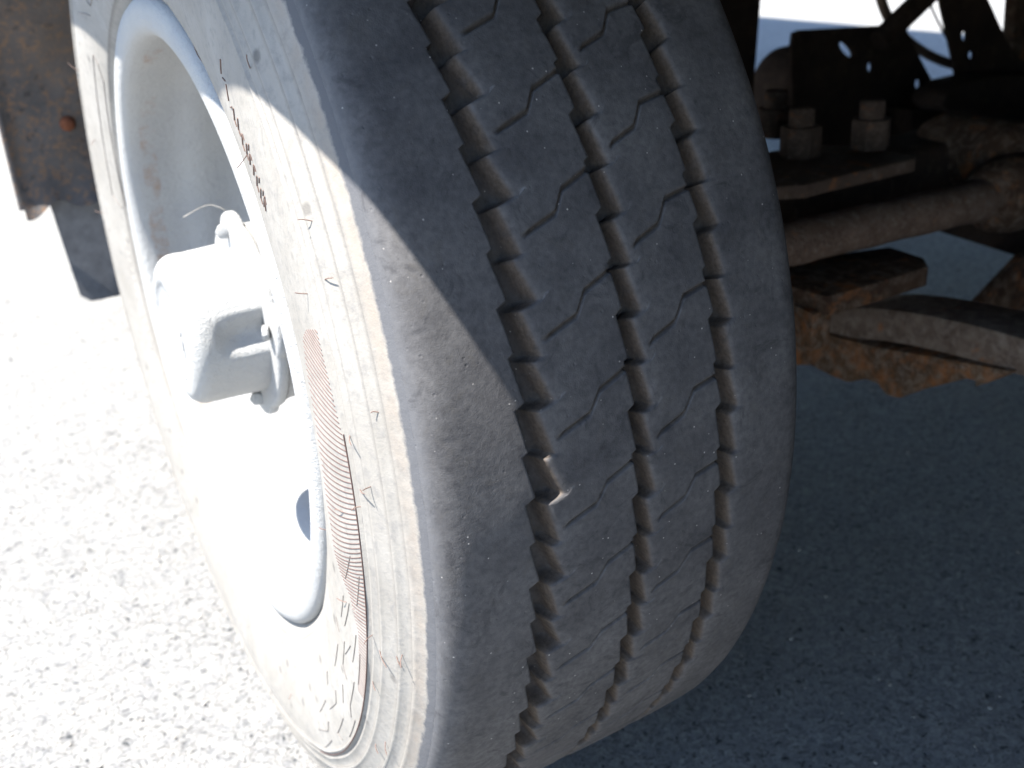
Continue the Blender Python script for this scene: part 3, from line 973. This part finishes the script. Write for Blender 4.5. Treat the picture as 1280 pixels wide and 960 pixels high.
# the chamber that shows behind the bracket, axis along Y
bm = bmesh.new()
c = at(992, 112, Y=.40)
add_tube(bm, [c + Vector((0, -.05, 0)), c + Vector((0, -.045, 0)), c + Vector((0, 0, 0)), c + Vector((0, .006, 0)), c + Vector((0, .03, 0)), c + Vector((0, .035, 0))], [.045, .058, .064, .064, .058, .04], 40)
par('brake_chamber', bm, M['dark'], bevel=.003)
# upright with holes
plate_with_holes('chassis_upright', [at(x, y, Y=.22) for x, y in ((1150, -160), (1200, -160), (1232, -8), (1262, 58), (1300, 100), (1300, 215), (1150, 200), (1176, 145), (1200, 140), (1195, 85), (1178, 10))],
                 [(1206, 45, 4, 7, 0), (1214.5, 69, 4, 5.5, 0)], .22, .006, M['dark'])
bm = bmesh.new()
g = [at(x, y, Y=.16) for x, y in ((1178, 132), (1185, 118), (1206, 104), (1240, 96), (1300, 92), (1300, 150), (1235, 160), (1216, 139), (1190, 142))]
add_prism(bm, [(p.x, p.z) for p in g], 'y', .16, .215)
par('upright_foot', bm, M['dark'], bevel=.004)
bm = bmesh.new()
g = [at(x, y, Y=.24) for x, y in ((1140, 138), (1181, 139), (1186, 148), (1215, 141), (1300, 150), (1300, 200), (1140, 200))]
add_prism(bm, [(p.x, p.z) for p in g], 'y', .24, .30)
par('cross_member', bm, M['dark'], bevel=.002)
bm = bmesh.new()
g = [at(x, y, Y=.25) for x, y in ((1278, -100), (1266, 60), (1256, 100), (1340, 130), (1340, -100))]
add_prism(bm, [(p.x, p.z) for p in g], 'y', .25, .27)
par('side_upright', bm, M['rust'], bevel=.002)
bm = bmesh.new()
add_tube(bm, [at(1250, -90, Y=.27), at(1160, -8, Y=.27), at(1098, 52, Y=.27)], .0155, 20)
par('diagonal_brace', bm, M['dark'], smooth=True, sharp=50)
bm = bmesh.new()
add_prism(bm, [(p.x, p.z) for p in [at(x, y, Y=.32) for x, y in ((900, -120), (955, -120), (952, 0), (944, 100), (938, 220), (900, 220))]], 'y', .32, .335)
par('rear_upright', bm, M['dark'], bevel=.003)
bm = bmesh.new()
add_tube(bm, smooth_path([at(x, y, Y=.34) for x, y in ((1096, -60), (1098, -15), (1112, 25), (1140, 55), (1175, 75), (1215, 85), (1260, 88))], 8), .0075, 14)
par('air_hose', bm, M['hose'], smooth=True, sharp=60)
bm = bmesh.new()
add_tube(bm, smooth_path([at(x, y, Y=.33) for x, y in ((1150, -40), (1163, 5), (1175, 32), (1190, 58), (1205, 76))], 6), .0018, 8)
par('brake_cable', bm, M['cable'], smooth=True, sharp=60)

# ---------------------------------------------------------------- what is above: frame rails and body, out of the picture but shading it
SLOPE = 2.14
ZB = .80
XB = -.069 - (ZB - .4 - .062) / SLOPE
bm = bmesh.new(); add_box(bm, ((XB + 2.30) / 2, 1.2, ZB + .04), (2.30 - XB, 9.0, .08))
par('load_floor', bm, M['floor'], bevel=.004)
bm = bmesh.new(); add_box(bm, ((XB + 2.30) / 2, 1.2, ZB + .0815 + 1.42), (2.30 - XB - .02, 8.98, 2.84))
par('cargo_body', bm, M['body'], bevel=.02)
for x in (.56, 1.45):
    bm = bmesh.new(); add_box(bm, (x, 1.2, .70), (.06, 8.6, .20))
    par('frame_rail', bm, M['dark'], bevel=.004)
# unseen low panels and boxes added to close off the light under the floor
bm = bmesh.new(); add_box(bm, (2.2, -1.35, .50), (.05, 4.3, .60))
par('sky_blocker_right', bm, M['dark'], bevel=.004)
bm = bmesh.new(); add_box(bm, (1.30, 1.75, .66), (1.30, 1.2, .28))
par('sky_blocker_mid', bm, M['dark'], bevel=.03)
bm = bmesh.new(); add_box(bm, (1.02, -1.60, .46), (2.26, .5, .66))
par('sky_blocker_front', bm, M['dark'], bevel=.01)
bm = bmesh.new(); add_box(bm, (-.06, 1.70, .56), (.04, 1.6, .46))
par('sky_blocker_left', bm, M['dark'], bevel=.004)
bm = bmesh.new(); add_box(bm, (1.1, 2.45, .43), (1.64, .012, .72))
par('sky_blocker_rear', bm, M['rubber'], bevel=.002)
# wheel and hub across the axle; unseen rear pair added to block light
for loc, rz in (((2.04, 0, 0), math.pi), ((0, 4.6, 0), 0), ((2.04, 4.6, 0), math.pi)):
    far = empty('wheel', loc, truck)
    far.rotation_euler = (0, 0, rz)
    for ch in list(wheel.children):
        if ch.name.split('.')[0] in ('tyre_tread', 'tyre_sidewall', 'rim', 'wheel_disc', 'hub', 'brake_drum'):
            c = ch.copy(); COL.objects.link(c); c.parent = far
bm = bmesh.new(); add_box(bm, (1.02, 4.6, .40), (1.78, .085, .085))  # unseen rear axle, added with its wheels to block light
par('axle_beam', bm, M['dark'], bevel=.012, seg=3)
for y in (-2.6, -1.3, 2.6, 4.0):
    bm = bmesh.new(); add_box(bm, (1.0, y, .70), (.82, .12, .14))
    par('frame_crossbar', bm, M['dark'], bevel=.004)
print('tread', NR, NC, NR * NC)
